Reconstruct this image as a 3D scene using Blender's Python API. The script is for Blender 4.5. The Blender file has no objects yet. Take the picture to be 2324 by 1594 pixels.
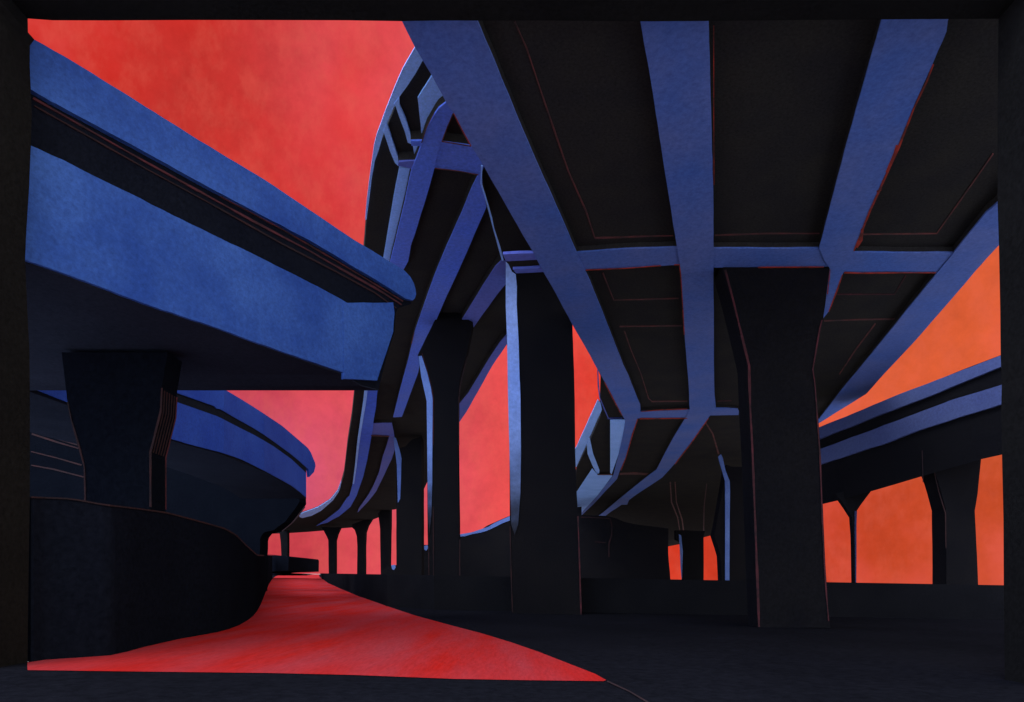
import bpy, bmesh, math, random
from mathutils import Vector
random.seed(4)
S = bpy.context.scene
COL = S.collection
# ------------------------------------------------------------------ camera
EYE = 1.7
F = 1500.0; CX = 1162.0; HY = 1310.0; W = 2324.0; H_ = 1594.0      # focal length and horizon, in sheet units
cam = bpy.data.cameras.new('camera'); co = bpy.data.objects.new('camera', cam); COL.objects.link(co)
co.location = (0, 0, EYE); co.rotation_euler = (math.radians(90), 0, 0)
cam.sensor_width = 36; cam.lens = 36*F/W; cam.shift_y = (HY-H_/2)/W
cam.clip_start = 0.1; cam.clip_end = 9000
S.camera = co
# ------------------------------------------------------------------ exposure, sky, sun
S.view_settings.view_transform = 'Standard'; S.view_settings.look = 'None'
S.view_settings.exposure = 0.0; S.view_settings.gamma = 1.0
S.view_settings.use_curve_mapping = False
SKY_BACK = 3.0
world = bpy.data.worlds.new('World'); S.world = world; world.use_nodes = True
nt = world.node_tree; N = nt.nodes; Lk = nt.links
for n in list(N): N.remove(n)
def nd(t, **k):
    n = N.new(t)
    for a, b in k.items(): setattr(n, a, b)
    return n
def mth(op, a, b=None, clamp=False):
    n = nd('ShaderNodeMath', operation=op); n.use_clamp = clamp
    for i, v in enumerate((a, b)):
        if v is None: continue
        if isinstance(v, (int, float)): n.inputs[i].default_value = v
        else: Lk.new(v, n.inputs[i])
    return n.outputs[0]
def mapr(v, a, b, c=0.0, d=1.0):
    n = nd('ShaderNodeMapRange', interpolation_type='SMOOTHSTEP'); Lk.new(v, n.inputs[0])
    n.inputs[1].default_value = a; n.inputs[2].default_value = b; n.inputs[3].default_value = c; n.inputs[4].default_value = d
    return n.outputs[0]
def mixc(f, a, b, bt='MIX'):
    n = nd('ShaderNodeMixRGB', blend_type=bt)
    if isinstance(f, (int, float)): n.inputs[0].default_value = f
    else: Lk.new(f, n.inputs[0])
    for i, v in ((1, a), (2, b)):
        if isinstance(v, tuple): n.inputs[i].default_value = (*v, 1)
        else: Lk.new(v, n.inputs[i])
    return n.outputs[0]
tc = nd('ShaderNodeTexCoord'); sp = nd('ShaderNodeSeparateXYZ'); Lk.new(tc.outputs['Generated'], sp.inputs[0])
X, Y, Z = sp.outputs
rmp = nd('ShaderNodeValToRGB'); Lk.new(mapr(X, -0.62, 0.62), rmp.inputs[0])
rmp.inputs[0].default_value = 0
Lk.new(mth('ADD', mth('MULTIPLY', X, 0.8), 0.5, True), rmp.inputs[0])
cr = rmp.color_ramp
stops = [(0.0, (.44, .026, .018)), (0.26, (.58, .036, .030)), (0.40, (.62, .060, .062)), (0.50, (.86, .085, .082)),
         (0.62, (.76, .040, .018)), (0.80, (.50, .042, .016)), (1.0, (.54, .072, .022))]
cr.elements[0].position = 0; cr.elements[0].color = (*stops[0][1], 1)
cr.elements[1].position = 1; cr.elements[1].color = (*stops[-1][1], 1)
for p, c in stops[1:-1]:
    e = cr.elements.new(p); e.color = (*c, 1)
# pink haze low in the left half of the sky
low = mth('MULTIPLY', mth('MULTIPLY', mapr(Z, 0.36, 0.14), mapr(Z, 0.055, 0.12, 0.3, 1.0)), mapr(X, -0.02, -0.17))
skyc = mixc(mth('MULTIPLY', low, 0.95), rmp.outputs[0], (.60, .088, .170))
pk = mth('MULTIPLY', mapr(X, -0.35, -0.18), mapr(X, 0.02, -0.08))
skyc = mixc(mth('MULTIPLY', pk, 0.55), skyc, (.82, .085, .105))
rise = mth('MULTIPLY', mapr(X, 0.30, 0.44), mapr(Z, 0.10, 0.20))
skyc = mixc(mth('MULTIPLY', rise, 0.8), skyc, (.72, .115, .038))
nz = nd('ShaderNodeTexNoise'); Lk.new(tc.outputs['Generated'], nz.inputs['Vector']); nz.inputs['Scale'].default_value = 5.5; nz.inputs['Detail'].default_value = 9; nz.inputs['Roughness'].default_value = 0.55
nz2 = nd('ShaderNodeTexNoise'); Lk.new(tc.outputs['Generated'], nz2.inputs['Vector']); nz2.inputs['Scale'].default_value = 60; nz2.inputs['Detail'].default_value = 8; nz2.inputs['Roughness'].default_value = 0.7
v = mth('ADD', mth('MULTIPLY', nz.outputs[0], 0.9), mth('MULTIPLY', nz2.outputs[0], 0.45))
gain = mth('ADD', mth('MULTIPLY', v, 0.95), 0.37)
gn = nd('ShaderNodeCombineXYZ'); [Lk.new(gain, gn.inputs[i]) for i in range(3)]
skyc = mixc(1.0, skyc, gn.outputs[0], 'MULTIPLY')
nz3 = nd('ShaderNodeTexNoise'); Lk.new(tc.outputs['Generated'], nz3.inputs['Vector']); nz3.inputs['Scale'].default_value = 3.1; nz3.inputs['Detail'].default_value = 3
viv = mth('MULTIPLY', mapr(nz3.outputs[0], 0.46, 0.62), mth('MULTIPLY', mapr(X, 0.10, -0.10), mapr(Z, 0.30, 0.42)))
skyc = mixc(mth('MULTIPLY', viv, 0.55), skyc, (.70, .018, .012))
mps = nd('ShaderNodeMapping'); Lk.new(tc.outputs['Generated'], mps.inputs[0]); mps.inputs['Scale'].default_value = (1, 1, .45); mps.inputs['Rotation'].default_value = (0, .5, 0)
nz4 = nd('ShaderNodeTexNoise'); Lk.new(mps.outputs[0], nz4.inputs['Vector']); nz4.inputs['Scale'].default_value = 34; nz4.inputs['Detail'].default_value = 5; nz4.inputs['Roughness'].default_value = .7
skyc = mixc(mth('MULTIPLY', mapr(nz4.outputs[0], 0.40, 0.72), 0.20), skyc, (.80, .15, .10))
pale = mapr(nz.outputs[0], 0.52, 0.72)
skyc = mixc(mth('MULTIPLY', pale, 0.38), skyc, (.80, .11, .10))
over = mth('MAXIMUM', mapr(Z, 0.70, 0.84), mapr(Y, 0.45, 0.10))
# the unseen rest of the sky: cool on the left, warmer and dimmer on the right
side = mixc(mapr(X, -0.5, 0.7), (.80, .95, 1.35), (.78, .70, .62))
bg = nd('ShaderNodeBackground'); out = nd('ShaderNodeOutputWorld')
sb = nd('ShaderNodeMixRGB', blend_type='MULTIPLY'); sb.inputs[0].default_value = 1; Lk.new(side, sb.inputs[1]); sb.inputs[2].default_value = (SKY_BACK,)*3+(1,)
Lk.new(mixc(over, skyc, sb.outputs[0]), bg.inputs[0]); Lk.new(bg.outputs[0], out.inputs[0])
sun = bpy.data.lights.new('sun', 'SUN'); so = bpy.data.objects.new('sun', sun); COL.objects.link(so)
sun.energy = 1.5; sun.angle = math.radians(25); sun.color = (1.0, .95, .88)
so.rotation_euler = (math.radians(42), 0, math.radians(-35))

# ------------------------------------------------------------------ materials
MATS = {}
def paint(name, base, alt, scale=0.8, amt=1.0, rough=0.9, spec=0.15, grain=0.25):
    """weathered matt paint: two close tones in soft cloudy patches plus a fine grain"""
    m = bpy.data.materials.new(name); m.use_nodes = True
    t = m.node_tree; b = t.nodes['Principled BSDF']
    b.inputs['Roughness'].default_value = rough; b.inputs['Specular IOR Level'].default_value = spec
    g = t.nodes.new('ShaderNodeNewGeometry')
    n1 = t.nodes.new('ShaderNodeTexNoise'); n1.inputs['Scale'].default_value = scale; n1.inputs['Detail'].default_value = 7; n1.inputs['Roughness'].default_value = .6
    n2 = t.nodes.new('ShaderNodeTexNoise'); n2.inputs['Scale'].default_value = scale*22; n2.inputs['Detail'].default_value = 5; n2.inputs['Roughness'].default_value = .8
    for n in (n1, n2): t.links.new(g.outputs['Position'], n.inputs['Vector'])
    mr = t.nodes.new('ShaderNodeMapRange'); mr.inputs[1].default_value = .34; mr.inputs[2].default_value = .66; t.links.new(n1.outputs[0], mr.inputs[0])
    mx = t.nodes.new('ShaderNodeMixRGB'); mx.inputs[1].default_value = (*base, 1); mx.inputs[2].default_value = (*alt, 1); t.links.new(mr.outputs[0], mx.inputs[0])
    mg = t.nodes.new('ShaderNodeMapRange'); mg.inputs[1].default_value = .25; mg.inputs[2].default_value = .75; mg.inputs[3].default_value = 1-grain; mg.inputs[4].default_value = 1+grain; t.links.new(n2.outputs[0], mg.inputs[0])
    ml = t.nodes.new('ShaderNodeMixRGB'); ml.blend_type = 'MULTIPLY'; ml.inputs[0].default_value = 1
    cb = t.nodes.new('ShaderNodeCombineXYZ'); [t.links.new(mg.outputs[0], cb.inputs[i]) for i in range(3)]
    t.links.new(mx.outputs[0], ml.inputs[1]); t.links.new(cb.outputs[0], ml.inputs[2])
    t.links.new(ml.outputs[0], b.inputs['Base Color'])
    MATS[name] = m
    return m
K_DECK = paint('black_deck', (.0265, .0258, .0230), (.0210, .0208, .0215), .6, grain=.45, spec=0)
K_COL = paint('black_concrete', (.0068, .0067, .0078), (.0054, .0055, .0070), .5, grain=.45, spec=0)
K_WALL = paint('black_wall', (.0038, .0050, .0088), (.0032, .0042, .0074), .4, grain=.45, spec=0)
K_SOFFIT = paint('black_soffit', (.0095, .0120, .0185), (.0075, .0095, .0150), .5, grain=.45, spec=0)
K_LEFT = paint('black_girder', (.0052, .0064, .0105), (.0042, .0052, .0090), .5, grain=.45, spec=0)
K_ABUT = paint('black_abutment', (.0026, .0036, .0062), (.0020, .0028, .0050), .3, grain=.45, spec=0)
K_LOW = paint('black_low_wall', (.0066, .0070, .0088), (.0052, .0056, .0072), .5, grain=.45, spec=0)
K_MARGIN = paint('black_margin', (.0074, .0073, .0072), (.0060, .0059, .0060), .6, grain=.45, spec=0)
K_GROUND = paint('black_asphalt', (.0056, .0060, .0086), (.0044, .0047, .0066), .25, grain=.45, spec=0)
B_MAIN = paint('blue_steel', (.054, .120, .395), (.092, .140, .37), .35, grain=.3)
def fade_foot(m, z0, z1):
    """the pale strip fades unevenly into black toward the foot of the column"""
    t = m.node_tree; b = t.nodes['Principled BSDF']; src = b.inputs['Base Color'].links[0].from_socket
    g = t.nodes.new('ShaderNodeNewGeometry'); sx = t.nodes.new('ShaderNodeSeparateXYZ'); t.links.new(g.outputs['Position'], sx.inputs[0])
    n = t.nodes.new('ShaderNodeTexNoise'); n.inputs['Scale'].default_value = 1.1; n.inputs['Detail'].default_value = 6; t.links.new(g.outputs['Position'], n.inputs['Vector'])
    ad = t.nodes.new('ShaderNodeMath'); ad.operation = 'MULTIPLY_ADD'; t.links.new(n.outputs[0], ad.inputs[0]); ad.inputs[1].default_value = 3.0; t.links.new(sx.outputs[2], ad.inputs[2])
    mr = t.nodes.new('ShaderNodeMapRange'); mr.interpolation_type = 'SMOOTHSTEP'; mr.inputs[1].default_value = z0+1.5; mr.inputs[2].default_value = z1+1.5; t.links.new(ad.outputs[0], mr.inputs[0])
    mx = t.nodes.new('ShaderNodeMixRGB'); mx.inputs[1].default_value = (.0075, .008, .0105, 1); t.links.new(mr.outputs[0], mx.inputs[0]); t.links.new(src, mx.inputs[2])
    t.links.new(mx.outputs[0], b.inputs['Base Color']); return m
B_LEFT = paint('blue_parapet', (.0115, .041, .190), (.027, .076, .265), .45, grain=.35)
B_FAR = paint('blue_far', (.045, .115, .66), (.06, .14, .62), .12)
B_RAMP = paint('blue_ramp', (.078, .165, .70), (.105, .180, .62), .3, grain=.3)
B_CURVE = paint('blue_curve', (.008, .036, .26), (.016, .056, .31), .35, grain=.3)
B_RIGHT = paint('blue_grey', (.040, .055, .145), (.05, .068, .16), .4, grain=.3)
B_PURP = paint('blue_purple', (.105, .125, .42), (.08, .12, .44), .25)
B_PALE = paint('pale_blue', (.28, .50, .98), (.22, .42, .88), .5)
B_STRIPE = paint('pale_blue_stripe', (.085, .14, .34), (.05, .09, .26), .3)
R_FRINGE = paint('red_fringe', (.40, .035, .018), (.07, .02, .016), 1.6)
R_LINE = paint('red_line', (.062, .014, .019), (.018, .009, .011), 2.5)
R_DIM = paint('dim_red_line', (.022, .008, .009), (.009, .006, .008), 1.5)
R_ROOF = paint('red_line_soffit', (.12, .036, .032), (.036, .024, .024), 1.4)
RED = paint('red_road', (.285, .0100, .0080), (.235, .026, .032), .8, grain=.25, spec=0)
def brushed(m):
    """long lengthwise roller strokes instead of round patches"""
    t = m.node_tree; g = [n for n in t.nodes if n.type == 'NEW_GEOMETRY'][0]
    v = t.nodes.new('ShaderNodeVectorMath'); v.operation = 'MULTIPLY'; v.inputs[1].default_value = (1, .14, 1)
    ends = [l.to_socket for l in g.outputs['Position'].links]; t.links.new(g.outputs['Position'], v.inputs[0])
    for e in ends: t.links.new(v.outputs[0], e)
brushed(RED)
PALE = paint('bounce_ground', (.78, .79, .82), (.70, .71, .74), .2)  # unseen pale ground, added to bounce light onto the undersides of the decks
def darken_far_bounce():
    """the unseen bounce ground is darkened far out, to throw less light upward"""
    t = PALE.node_tree; b = t.nodes['Principled BSDF']; src = b.inputs['Base Color'].links[0].from_socket
    g = t.nodes.new('ShaderNodeNewGeometry'); sx = t.nodes.new('ShaderNodeSeparateXYZ'); t.links.new(g.outputs['Position'], sx.inputs[0])
    mr = t.nodes.new('ShaderNodeMapRange'); mr.inputs[1].default_value = 45; mr.inputs[2].default_value = 47; t.links.new(sx.outputs[1], mr.inputs[0])
    mx = t.nodes.new('ShaderNodeMixRGB'); mx.inputs[2].default_value = (.30, .27, .25, 1); t.links.new(mr.outputs[0], mx.inputs[0]); t.links.new(src, mx.inputs[1])
    t.links.new(mx.outputs[0], b.inputs['Base Color'])
darken_far_bounce()

# ------------------------------------------------------------------ helpers: sheet point -> place
def ray(px, py): return Vector(((px-CX)/F, 1.0, (HY-py)/F))
E = Vector((0, 0, EYE))
def hz(px, py, hh): r = ray(px, py); return E + r*(hh/r.z)          # on a level plane hh above the eye
def vt(px, py, Yd): return E + ray(px, py)*Yd                       # on a plane square to the street
def wl(px, py, X0, m): r = ray(px, py); return E + r*(X0/(r.x-m))   # on a wall X = X0 + m*Y
TILT = 0.0175
def gd(px, py, up=0.0):                                             # on the ground, which falls gently to the right
    r = ray(px, py); d = r.z + TILT*r.x
    return E + r*((up-EYE)/d)
def gz(x): return -TILT*x
def Lh(px): return 1302 + (px-700)*.0175
def solid(name, pts, vec, mat, parent=None, backs=None):
    """a closed prism: outline pts, swept by vec (or towards explicit back points)"""
    bm = bmesh.new()
    a = [bm.verts.new(p) for p in pts]
    b = [bm.verts.new(q) for q in (backs if backs else [p + Vector(vec) for p in pts])]
    bm.faces.new(a); bm.faces.new(b[::-1])
    n = len(a)
    for i in range(n): bm.faces.new((a[i], b[i], b[(i+1) % n], a[(i+1) % n]))
    bmesh.ops.recalc_face_normals(bm, faces=bm.faces[:])
    return link(name, bm, mat, parent)
def link(name, bm, mat, parent=None):
    me = bpy.data.meshes.new(name); bm.to_mesh(me); bm.free(); me.materials.append(mat)
    o = bpy.data.objects.new(name, me); COL.objects.link(o)
    if parent is not None:
        o.parent = parent
        if parent.type == 'EMPTY' : o.matrix_parent_inverse = parent.matrix_basis.inverted() if False else o.matrix_parent_inverse
        w = root_loc(parent); me.transform(__import__('mathutils').Matrix.Translation(-w))
    return o
def root_loc(p):
    w = Vector((0, 0, 0))
    while p is not None: w += p.location; p = p.parent
    return w
def thing(name, label, cat, loc, group=None):
    o = bpy.data.objects.new(name, None); COL.objects.link(o); o.location = loc
    o['label'] = label; o['category'] = cat
    if group: o['group'] = group
    o.empty_display_size = 1
    return o
def tag(o, label, cat, group=None):
    o['label'] = label; o['category'] = cat
    if group: o['group'] = group
def struct(o): o['kind'] = 'structure'; return o
def wob(pts, amp=.7, step=26):
    """hand-cut edges: break long outline edges and let them waver a little"""
    out_ = []
    n = len(pts)
    for i in range(n):
        a = pts[i]; b = pts[(i+1) % n]
        out_.append(a)
        d = math.hypot(b[0]-a[0], b[1]-a[1]); k = int(d/step)
        for j in range(1, k+1):
            f = j/(k+1)
            if k > 0: out_.append((a[0]+(b[0]-a[0])*f + random.uniform(-amp, amp)*(-(b[1]-a[1])/d), a[1]+(b[1]-a[1])*f + random.uniform(-amp, amp)*((b[0]-a[0])/d)))
    return out_
def on_deck(name, o, hh, mat, parent, th=.06, amp=.7): return solid(name, [hz(x, y, hh) for x, y in wob(o, amp)], (0, 0, th), mat, parent)
def front(name, o, Yd, dep, mat, parent, amp=.5):
    """outline facing the street at depth Yd, dep metres deep; on each side the farther edge makes the silhouette"""
    pts = wob(o, amp)
    xs = [p[0] for p in pts]; mid = (min(xs)+max(xs))/2
    P = []
    for x, y in pts:
        far = (x < mid and mid > CX and x > CX) or (x > mid and mid < CX and x < CX)
        d = Yd+dep if far else Yd
        q = vt(x, y, d); q.y = Yd; P.append(q)
    return solid(name, P, (0, dep, 0), mat, parent)
def on_wall(name, o, X0, m, vec, mat, parent, amp=.7): return solid(name, [wl(x, y, X0, m) for x, y in wob(o, amp)], vec, mat, parent)
def ribbon2(line, w, amp=.0):
    """2-D stroke of width w along a sheet line"""
    L1, L2 = [], []
    pts = []
    for i in range(len(line)-1):
        a, b = line[i], line[i+1]; d = math.hypot(b[0]-a[0], b[1]-a[1]); k = max(1, int(d/30))
        for j in range(k): f = j/k; pts.append((a[0]+(b[0]-a[0])*f, a[1]+(b[1]-a[1])*f))
    pts.append(line[-1])
    for i, p in enumerate(pts):
        q0 = pts[max(0, i-1)]; q1 = pts[min(len(pts)-1, i+1)]
        dx, dy = q1[0]-q0[0], q1[1]-q0[1]; l = math.hypot(dx, dy) or 1
        ww = w*(.42 if w < 6 else .5)*(1+random.uniform(-.35, .35)); nx, ny = -dy/l*ww, dx/l*ww
        L1.append((p[0]+nx, p[1]+ny)); L2.append((p[0]-nx, p[1]-ny))
    return L1 + L2[::-1]
def line_deck(line, w, hh, mat, parent, th=.02): 
    return solid('painted_line', [hz(x, y, hh) for x, y in ribbon2(line, w)], (0, 0, th), mat, parent)
def line_front(line, w, Yd, mat, parent, th=.02):
    return solid('painted_line', [vt(x, y, Yd) for x, y in ribbon2(line, w)], (0, th, 0), mat, parent)
def line_wall(line, w, X0, m, mat, parent, vec): 
    return solid('painted_line', [wl(x, y, X0, m) for x, y in ribbon2(line, w)], vec, mat, parent)
def interp(tb, x):
    if x <= tb[0][0]: return tb[0][1]
    for (x0, y0), (x1, y1) in zip(tb, tb[1:]):
        if x <= x1: return y0+(y1-y0)*(x-x0)/(x1-x0)
    return tb[-1][1]

# ================================================================== the ground
g = bmesh.new()
v4 = [g.verts.new((x, y, gz(x)-.012)) for x, y in ((-1500, -1500), (1500, -1500), (1500, 4500), (-1500, 4500))]
g.faces.new(v4); struct(link('ground', g, PALE))
# low wall path (used for the yard's far edge too)
wall_path = [(2300, 33.0), (1900, 33.0), (1500, 33.0), (1200, 33.0), (985, 33.0), (878, 35.5), (814, 51.5), (774, 77), (746, 122), (731, 210), (727, 320)]
yard = [Vector(((px-CX)/F*Yd+1.0+.004*Yd, Yd+1.6, 0)) for px, Yd in wall_path] + [Vector((-400, 1600, 0)), Vector((-1150, 1600, 0))]
left_base = [(62, 1504), (104, 1497.5), (175, 1493), (250, 1487.7), (290, 1479), (325, 1469), (406, 1450.7), (489.6, 1436), (520, 1428), (545, 1418), (562, 1408), (576, 1397), (585, 1385), (592.7, 1370), (599, 1354), (605, 1339), (611, 1325), (618, 1314)]
yard += [gd(x-2, y-1) for x, y in left_base[::-1]] + [Vector((-14, 11, 0)), Vector((-14, 3.0, 0)), Vector((26, 3.0, 0))]
yb = bmesh.new(); yb.faces.new([yb.verts.new((p.x, p.y, gz(p.x)-.004)) for p in yard]); struct(link('asphalt_yard', yb, K_GROUND))
road_o = left_base + [(626, 1308), (640, 1303.6), (724, 1304.0), (725, 1309), (745, 1324), (774, 1337), (814, 1353.5), (878.7, 1376), (941, 1397), (985, 1409), (1029, 1421), (1091, 1437),
          (1160, 1458), (1222.6, 1479.6), (1294.5, 1507.7), (1350.8, 1529.6), (1376, 1543.7), (1369.5, 1546), (1200, 1544), (1029, 1541), (800, 1532), (604, 1527.5), (286, 1524), (62.5, 1521)]
rb = bmesh.new(); rb.faces.new([rb.verts.new(gd(x, y, .006)) for x, y in road_o]); struct(link('red_road', rb, RED))
rl = bmesh.new(); rl.faces.new([rl.verts.new(gd(x, y, .010)) for x, y in ribbon2([(1378, 1546), (1430, 1570), (1500, 1612)], 5)]); struct(link('road_edge_line', rl, R_DIM))

# ================================================================== black paper margin, built as a portal frame nearest the viewer
pf = thing('margin_frame', 'black paper margin built as a frame nearest the viewer, two legs and a top beam', 'frame', (0, 11.5, 0))
Yf, Yb = 11.2, 12.0
def margin_side(inner, sgn):
    P = [vt(x, y, Yb) for x, y in inner]
    P = [Vector((p.x, Yf, p.z)) for p in P]
    z1 = P[0].z+.0; 
    xo = sgn*10.6
    P = [Vector((xo, Yf, P[0].z))] + P + [Vector((P[-1].x, Yf, gz(P[-1].x)-.3)), Vector((xo, Yf, gz(xo)-.3))]
    solid('margin_side', P, (0, Yb-Yf, 0), K_MARGIN, pf)
margin_side([(63, 43), (63.5, 78), (78, 90), (68, 104), (67.5, 150), (70, 203), (72, 260), (70, 331), (66, 430), (60, 520), (57, 590), (62, 700), (67, 800), (67.7, 876), (68, 1000), (67.7, 1128), (65, 1300), (62.5, 1504)], -1)
margin_side([(2266, 43), (2264, 250), (2264, 460), (2267, 557), (2270, 700), (2271, 807), (2273.5, 873), (2272.5, 917), (2274, 1033), (2277.4, 1180), (2278, 1330), (2280, 1500)], 1)
cap = [vt(x, y, Yb) for x, y in [(30, 42.5), (64, 42.5), (120, 46.5), (240, 46.8), (430, 45.8), (600, 46), (786, 46.5), (912, 48.5), (1000, 47), (1082, 47.2), (1250, 47), (1453, 49), (1608, 48), (1800, 46), (2000, 44.5), (2150, 43.5), (2300, 43)]]
cap = [Vector((p.x, Yf-.05, p.z)) for p in cap]
cap = [Vector((-10.6, Yf-.05, cap[0].z))] + cap + [Vector((10.6, Yf-.05, cap[-1].z)), Vector((10.6, Yf-.05, EYE+11.4)), Vector((-10.6, Yf-.05, EYE+11.4))]
solid('margin_top', cap, (0, Yb-Yf+.05, 0), K_MARGIN, pf)

# ================================================================== left viaduct (high, close)
XA, MA = -17.06, .634
va = thing('viaduct', 'near elevated road at upper left with two broad blue bands', 'viaduct', (-8, 17, 0))
par = [(60, 92), (78, 90), (146, 128), (273, 206), (430, 305), (605, 411), (803.6, 544.7), (870, 585), (918.4, 614.6), (931, 628), (939.3, 643), (943, 656), (944.5, 668), (942, 677), (937, 682.5), (920.5, 678),
       (889, 657.4), (816, 613.6), (732.6, 563.5), (701, 544.7), (574, 478), (448, 411), (312.5, 336), (182, 265.6), (127.6, 235.5), (118, 232), (70.3, 203), (60, 196)]
gir = [(50, 322), (70, 331), (143, 363), (208, 397), (299.5, 441), (390.6, 488), (500, 541), (605, 592), (722, 651), (788, 687.7), (892.3, 686.7), (895.4, 711.7), (892.3, 753.5), (878.7, 795), (855.8, 864), (780.6, 860), (778.5, 845.3),
       (649, 801.5), (544.7, 764), (482, 740.7), (325.5, 688.6), (182, 634), (57, 589.7), (48, 586)]
body = [(48, 120), (110, 125), (273, 225), (605, 430), (803, 560), (905, 625), (930, 650), (933, 690), (903, 700), (898, 712), (895, 754), (880, 800), (859, 884), (820, 874), (778, 848), (649, 803), (482, 742), (325.5, 690), (182, 636), (48, 588)]
solid('deck', [wl(x, y, XA, MA) for x, y in body], (-15, 0, 0), K_LEFT, va)
sof = [wl(x, y, XA, MA) + Vector((0, 0, -.004)) for x, y in [(859, 884), (820, 874), (778, 848), (649, 803), (482, 742), (325.5, 690), (182, 636), (48, 588)]]
bm = bmesh.new(); rows = [[bm.verts.new(p), bm.verts.new(p+Vector((-15, 0, 0))), bm.verts.new(p+Vector((0, 0, -.03))), bm.verts.new(p+Vector((-15, 0, -.03)))] for p in sof]
for a, b in zip(rows, rows[1:]):
    bm.faces.new((a[0], b[0], b[1], a[1])); bm.faces.new((a[2], a[3], b[3], b[2])); bm.faces.new((a[0], a[2], b[2], b[0])); bm.faces.new((a[1], b[1], b[3], a[3]))
for r in (rows[0], rows[-1]): bm.faces.new((r[0], r[1], r[3], r[2]))
bmesh.ops.recalc_face_normals(bm, faces=bm.faces[:])
link('soffit', bm, paint('lifted_soffit', (.0135, .0165, .026), (.011, .0135, .0215), .5, grain=.4, spec=0), va)  # thin added sheet, coloured lighter than the deck to lift its shaded underside
nA = Vector((-1, MA, 0)).normalized()*-1
def shift(X0, m, d): return X0 + d*math.sqrt(1+m*m)
on_wall('parapet', par, shift(XA, MA, .12), MA, tuple(-nA*.12), B_LEFT, va)
gmain = [p for p in gir if True]
blk = [(779.5, 688), (892.3, 686.7), (895.4, 711.7), (892.3, 753.5), (878.7, 795), (855.8, 864), (780.6, 860)]
gm = [(50, 322), (70, 331), (143, 363), (208, 397), (299.5, 441), (390.6, 488), (500, 541), (605, 592), (722, 651), (788, 687.7), (788, 848), (778.5, 845.3), (649, 801.5), (544.7, 764), (482, 740.7), (325.5, 688.6), (182, 634), (57, 589.7), (48, 586)]
on_wall('girder', gm, shift(XA, MA, .08), MA, tuple(-nA*.08), B_LEFT, va)
on_wall('end_block', blk, shift(XA, MA, .11), MA, tuple(-nA*.11), B_LEFT, va)
for l, w_, mt in (([(75.5, 222.7), (187.5, 286.5), (325.5, 364.6), (411.5, 411.5), (575, 502), (700, 568), (753.5, 599), (857.9, 657.4), (912, 692)], 4.5, R_LINE),
                  ([(78, 240), (190, 303), (330, 382), (480, 463), (640, 553), (760, 615), (850, 664), (900, 700)], 3.5, R_DIM),
                  ([(500, 445), (640, 520), (780, 602), (915, 684)], 3.5, R_LINE)):
    line_wall(l, w_, shift(XA, MA, .03), MA, mt, va, tuple(-nA*.03))

# its pier
YP = 17.0
pr = thing('pier', 'broad flared black pier under the near upper left viaduct, red lines on its side', 'pier', (-10.2, YP, 0))
d_ = .75
pro = [(140, 800), (153, 912), (161.5, 953.5), (179.7, 1016), (191, 1060), (192.7, 1125), (193, 1440), (341, 1440), (341, 1151), (341, 1026), (349, 995), (364.6, 932.6), (367, 880.5), (380, 800)]
P = [vt(x, y, YP) for x, y in pro]
solid('shaft', P, (0, d_, 0), paint('black_pier', (.0030, .0040, .0068), (.0025, .0033, .0058), .4, grain=.4, spec=0), pr)
line_front([(153, 912), (161.5, 953.5), (179.7, 1016), (191, 1060), (192.7, 1125), (192, 1150)], 4, YP-.02, R_DIM, pr)
line_front([(367, 880.5), (364.6, 932.6), (349, 995), (341, 1026), (341, 1151)], 4.5, YP-.02, R_DIM, pr)
for k in range(6):   # ruled lines down the side face
    f = (k+1)/6.0
    ss = []
    for x, y in [(367, 884), (364.6, 932.6), (349, 995), (341, 1026), (341, 1150)]:
        if k < 5 and y > 1030: continue
        p = vt(x, y, YP); p.y += d_*f; p.x += .015; ss.append(p)
    q = [Vector((p.x, p.y, p.z)) for p in ss]
    bmq = bmesh.new(); wq = .045
    va_ = [bmq.verts.new((p.x, p.y-wq/2, p.z)) for p in q]; vb_ = [bmq.verts.new((p.x, p.y+wq/2, p.z)) for p in q]
    for i in range(len(q)-1): bmq.faces.new((va_[i], vb_[i], vb_[i+1], va_[i+1]))
    ex = bmesh.ops.extrude_face_region(bmq, geom=bmq.faces[:])
    bmesh.ops.translate(bmq, verts=[e for e in ex['geom'] if isinstance(e, bmesh.types.BMVert)], vec=(-.014, 0, 0))
    link('painted_line', bmq, R_DIM if k < 5 else R_LINE, pr)

# ================================================================== curved viaduct, lower left
vb = thing('viaduct', 'curving elevated road at lower left, behind the broad flared pier', 'viaduct', (-15.5, 35, 0))
TB = [(40, 20.8), (68, 21.4), (153, 23.2), (396, 30.6), (508, 35.1), (605, 40.8), (650, 45.5), (699, 51.2), (720, 53.5)]
def ribbon(name, xs, top, bot, off, vec, mat, parent, TBL):
    bm = bmesh.new(); rows = []
    for x in xs:
        t = interp(TBL, x) - off
        rows.append([bm.verts.new(vt(x, interp(top, x), t)), bm.verts.new(vt(x, interp(bot, x), t))])
        rows[-1] += [bm.verts.new(v_.co + Vector(vec)) for v_ in rows[-1]]
    for a, b in zip(rows, rows[1:]):
        bm.faces.new((a[0], a[1], b[1], b[0])); bm.faces.new((a[2], b[2], b[3], a[3]))
        bm.faces.new((a[0], b[0], b[2], a[2])); bm.faces.new((a[1], a[3], b[3], b[1]))
    for r in (rows[0], rows[-1]):
        try: bm.faces.new((r[0], r[1], r[3], r[2]))
        except Exception: pass
    bmesh.ops.recalc_face_normals(bm, faces=bm.faces[:])
    return link(name, bm, mat, parent)
pt = [(40, 700), (159, 745), (396, 830), (508, 883), (544.7, 904.7), (586.5, 930.8), (640.7, 967), (699, 1017), (706, 1028), (711.7, 1042.5), (715, 1050), (716.3, 1057)]
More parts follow.
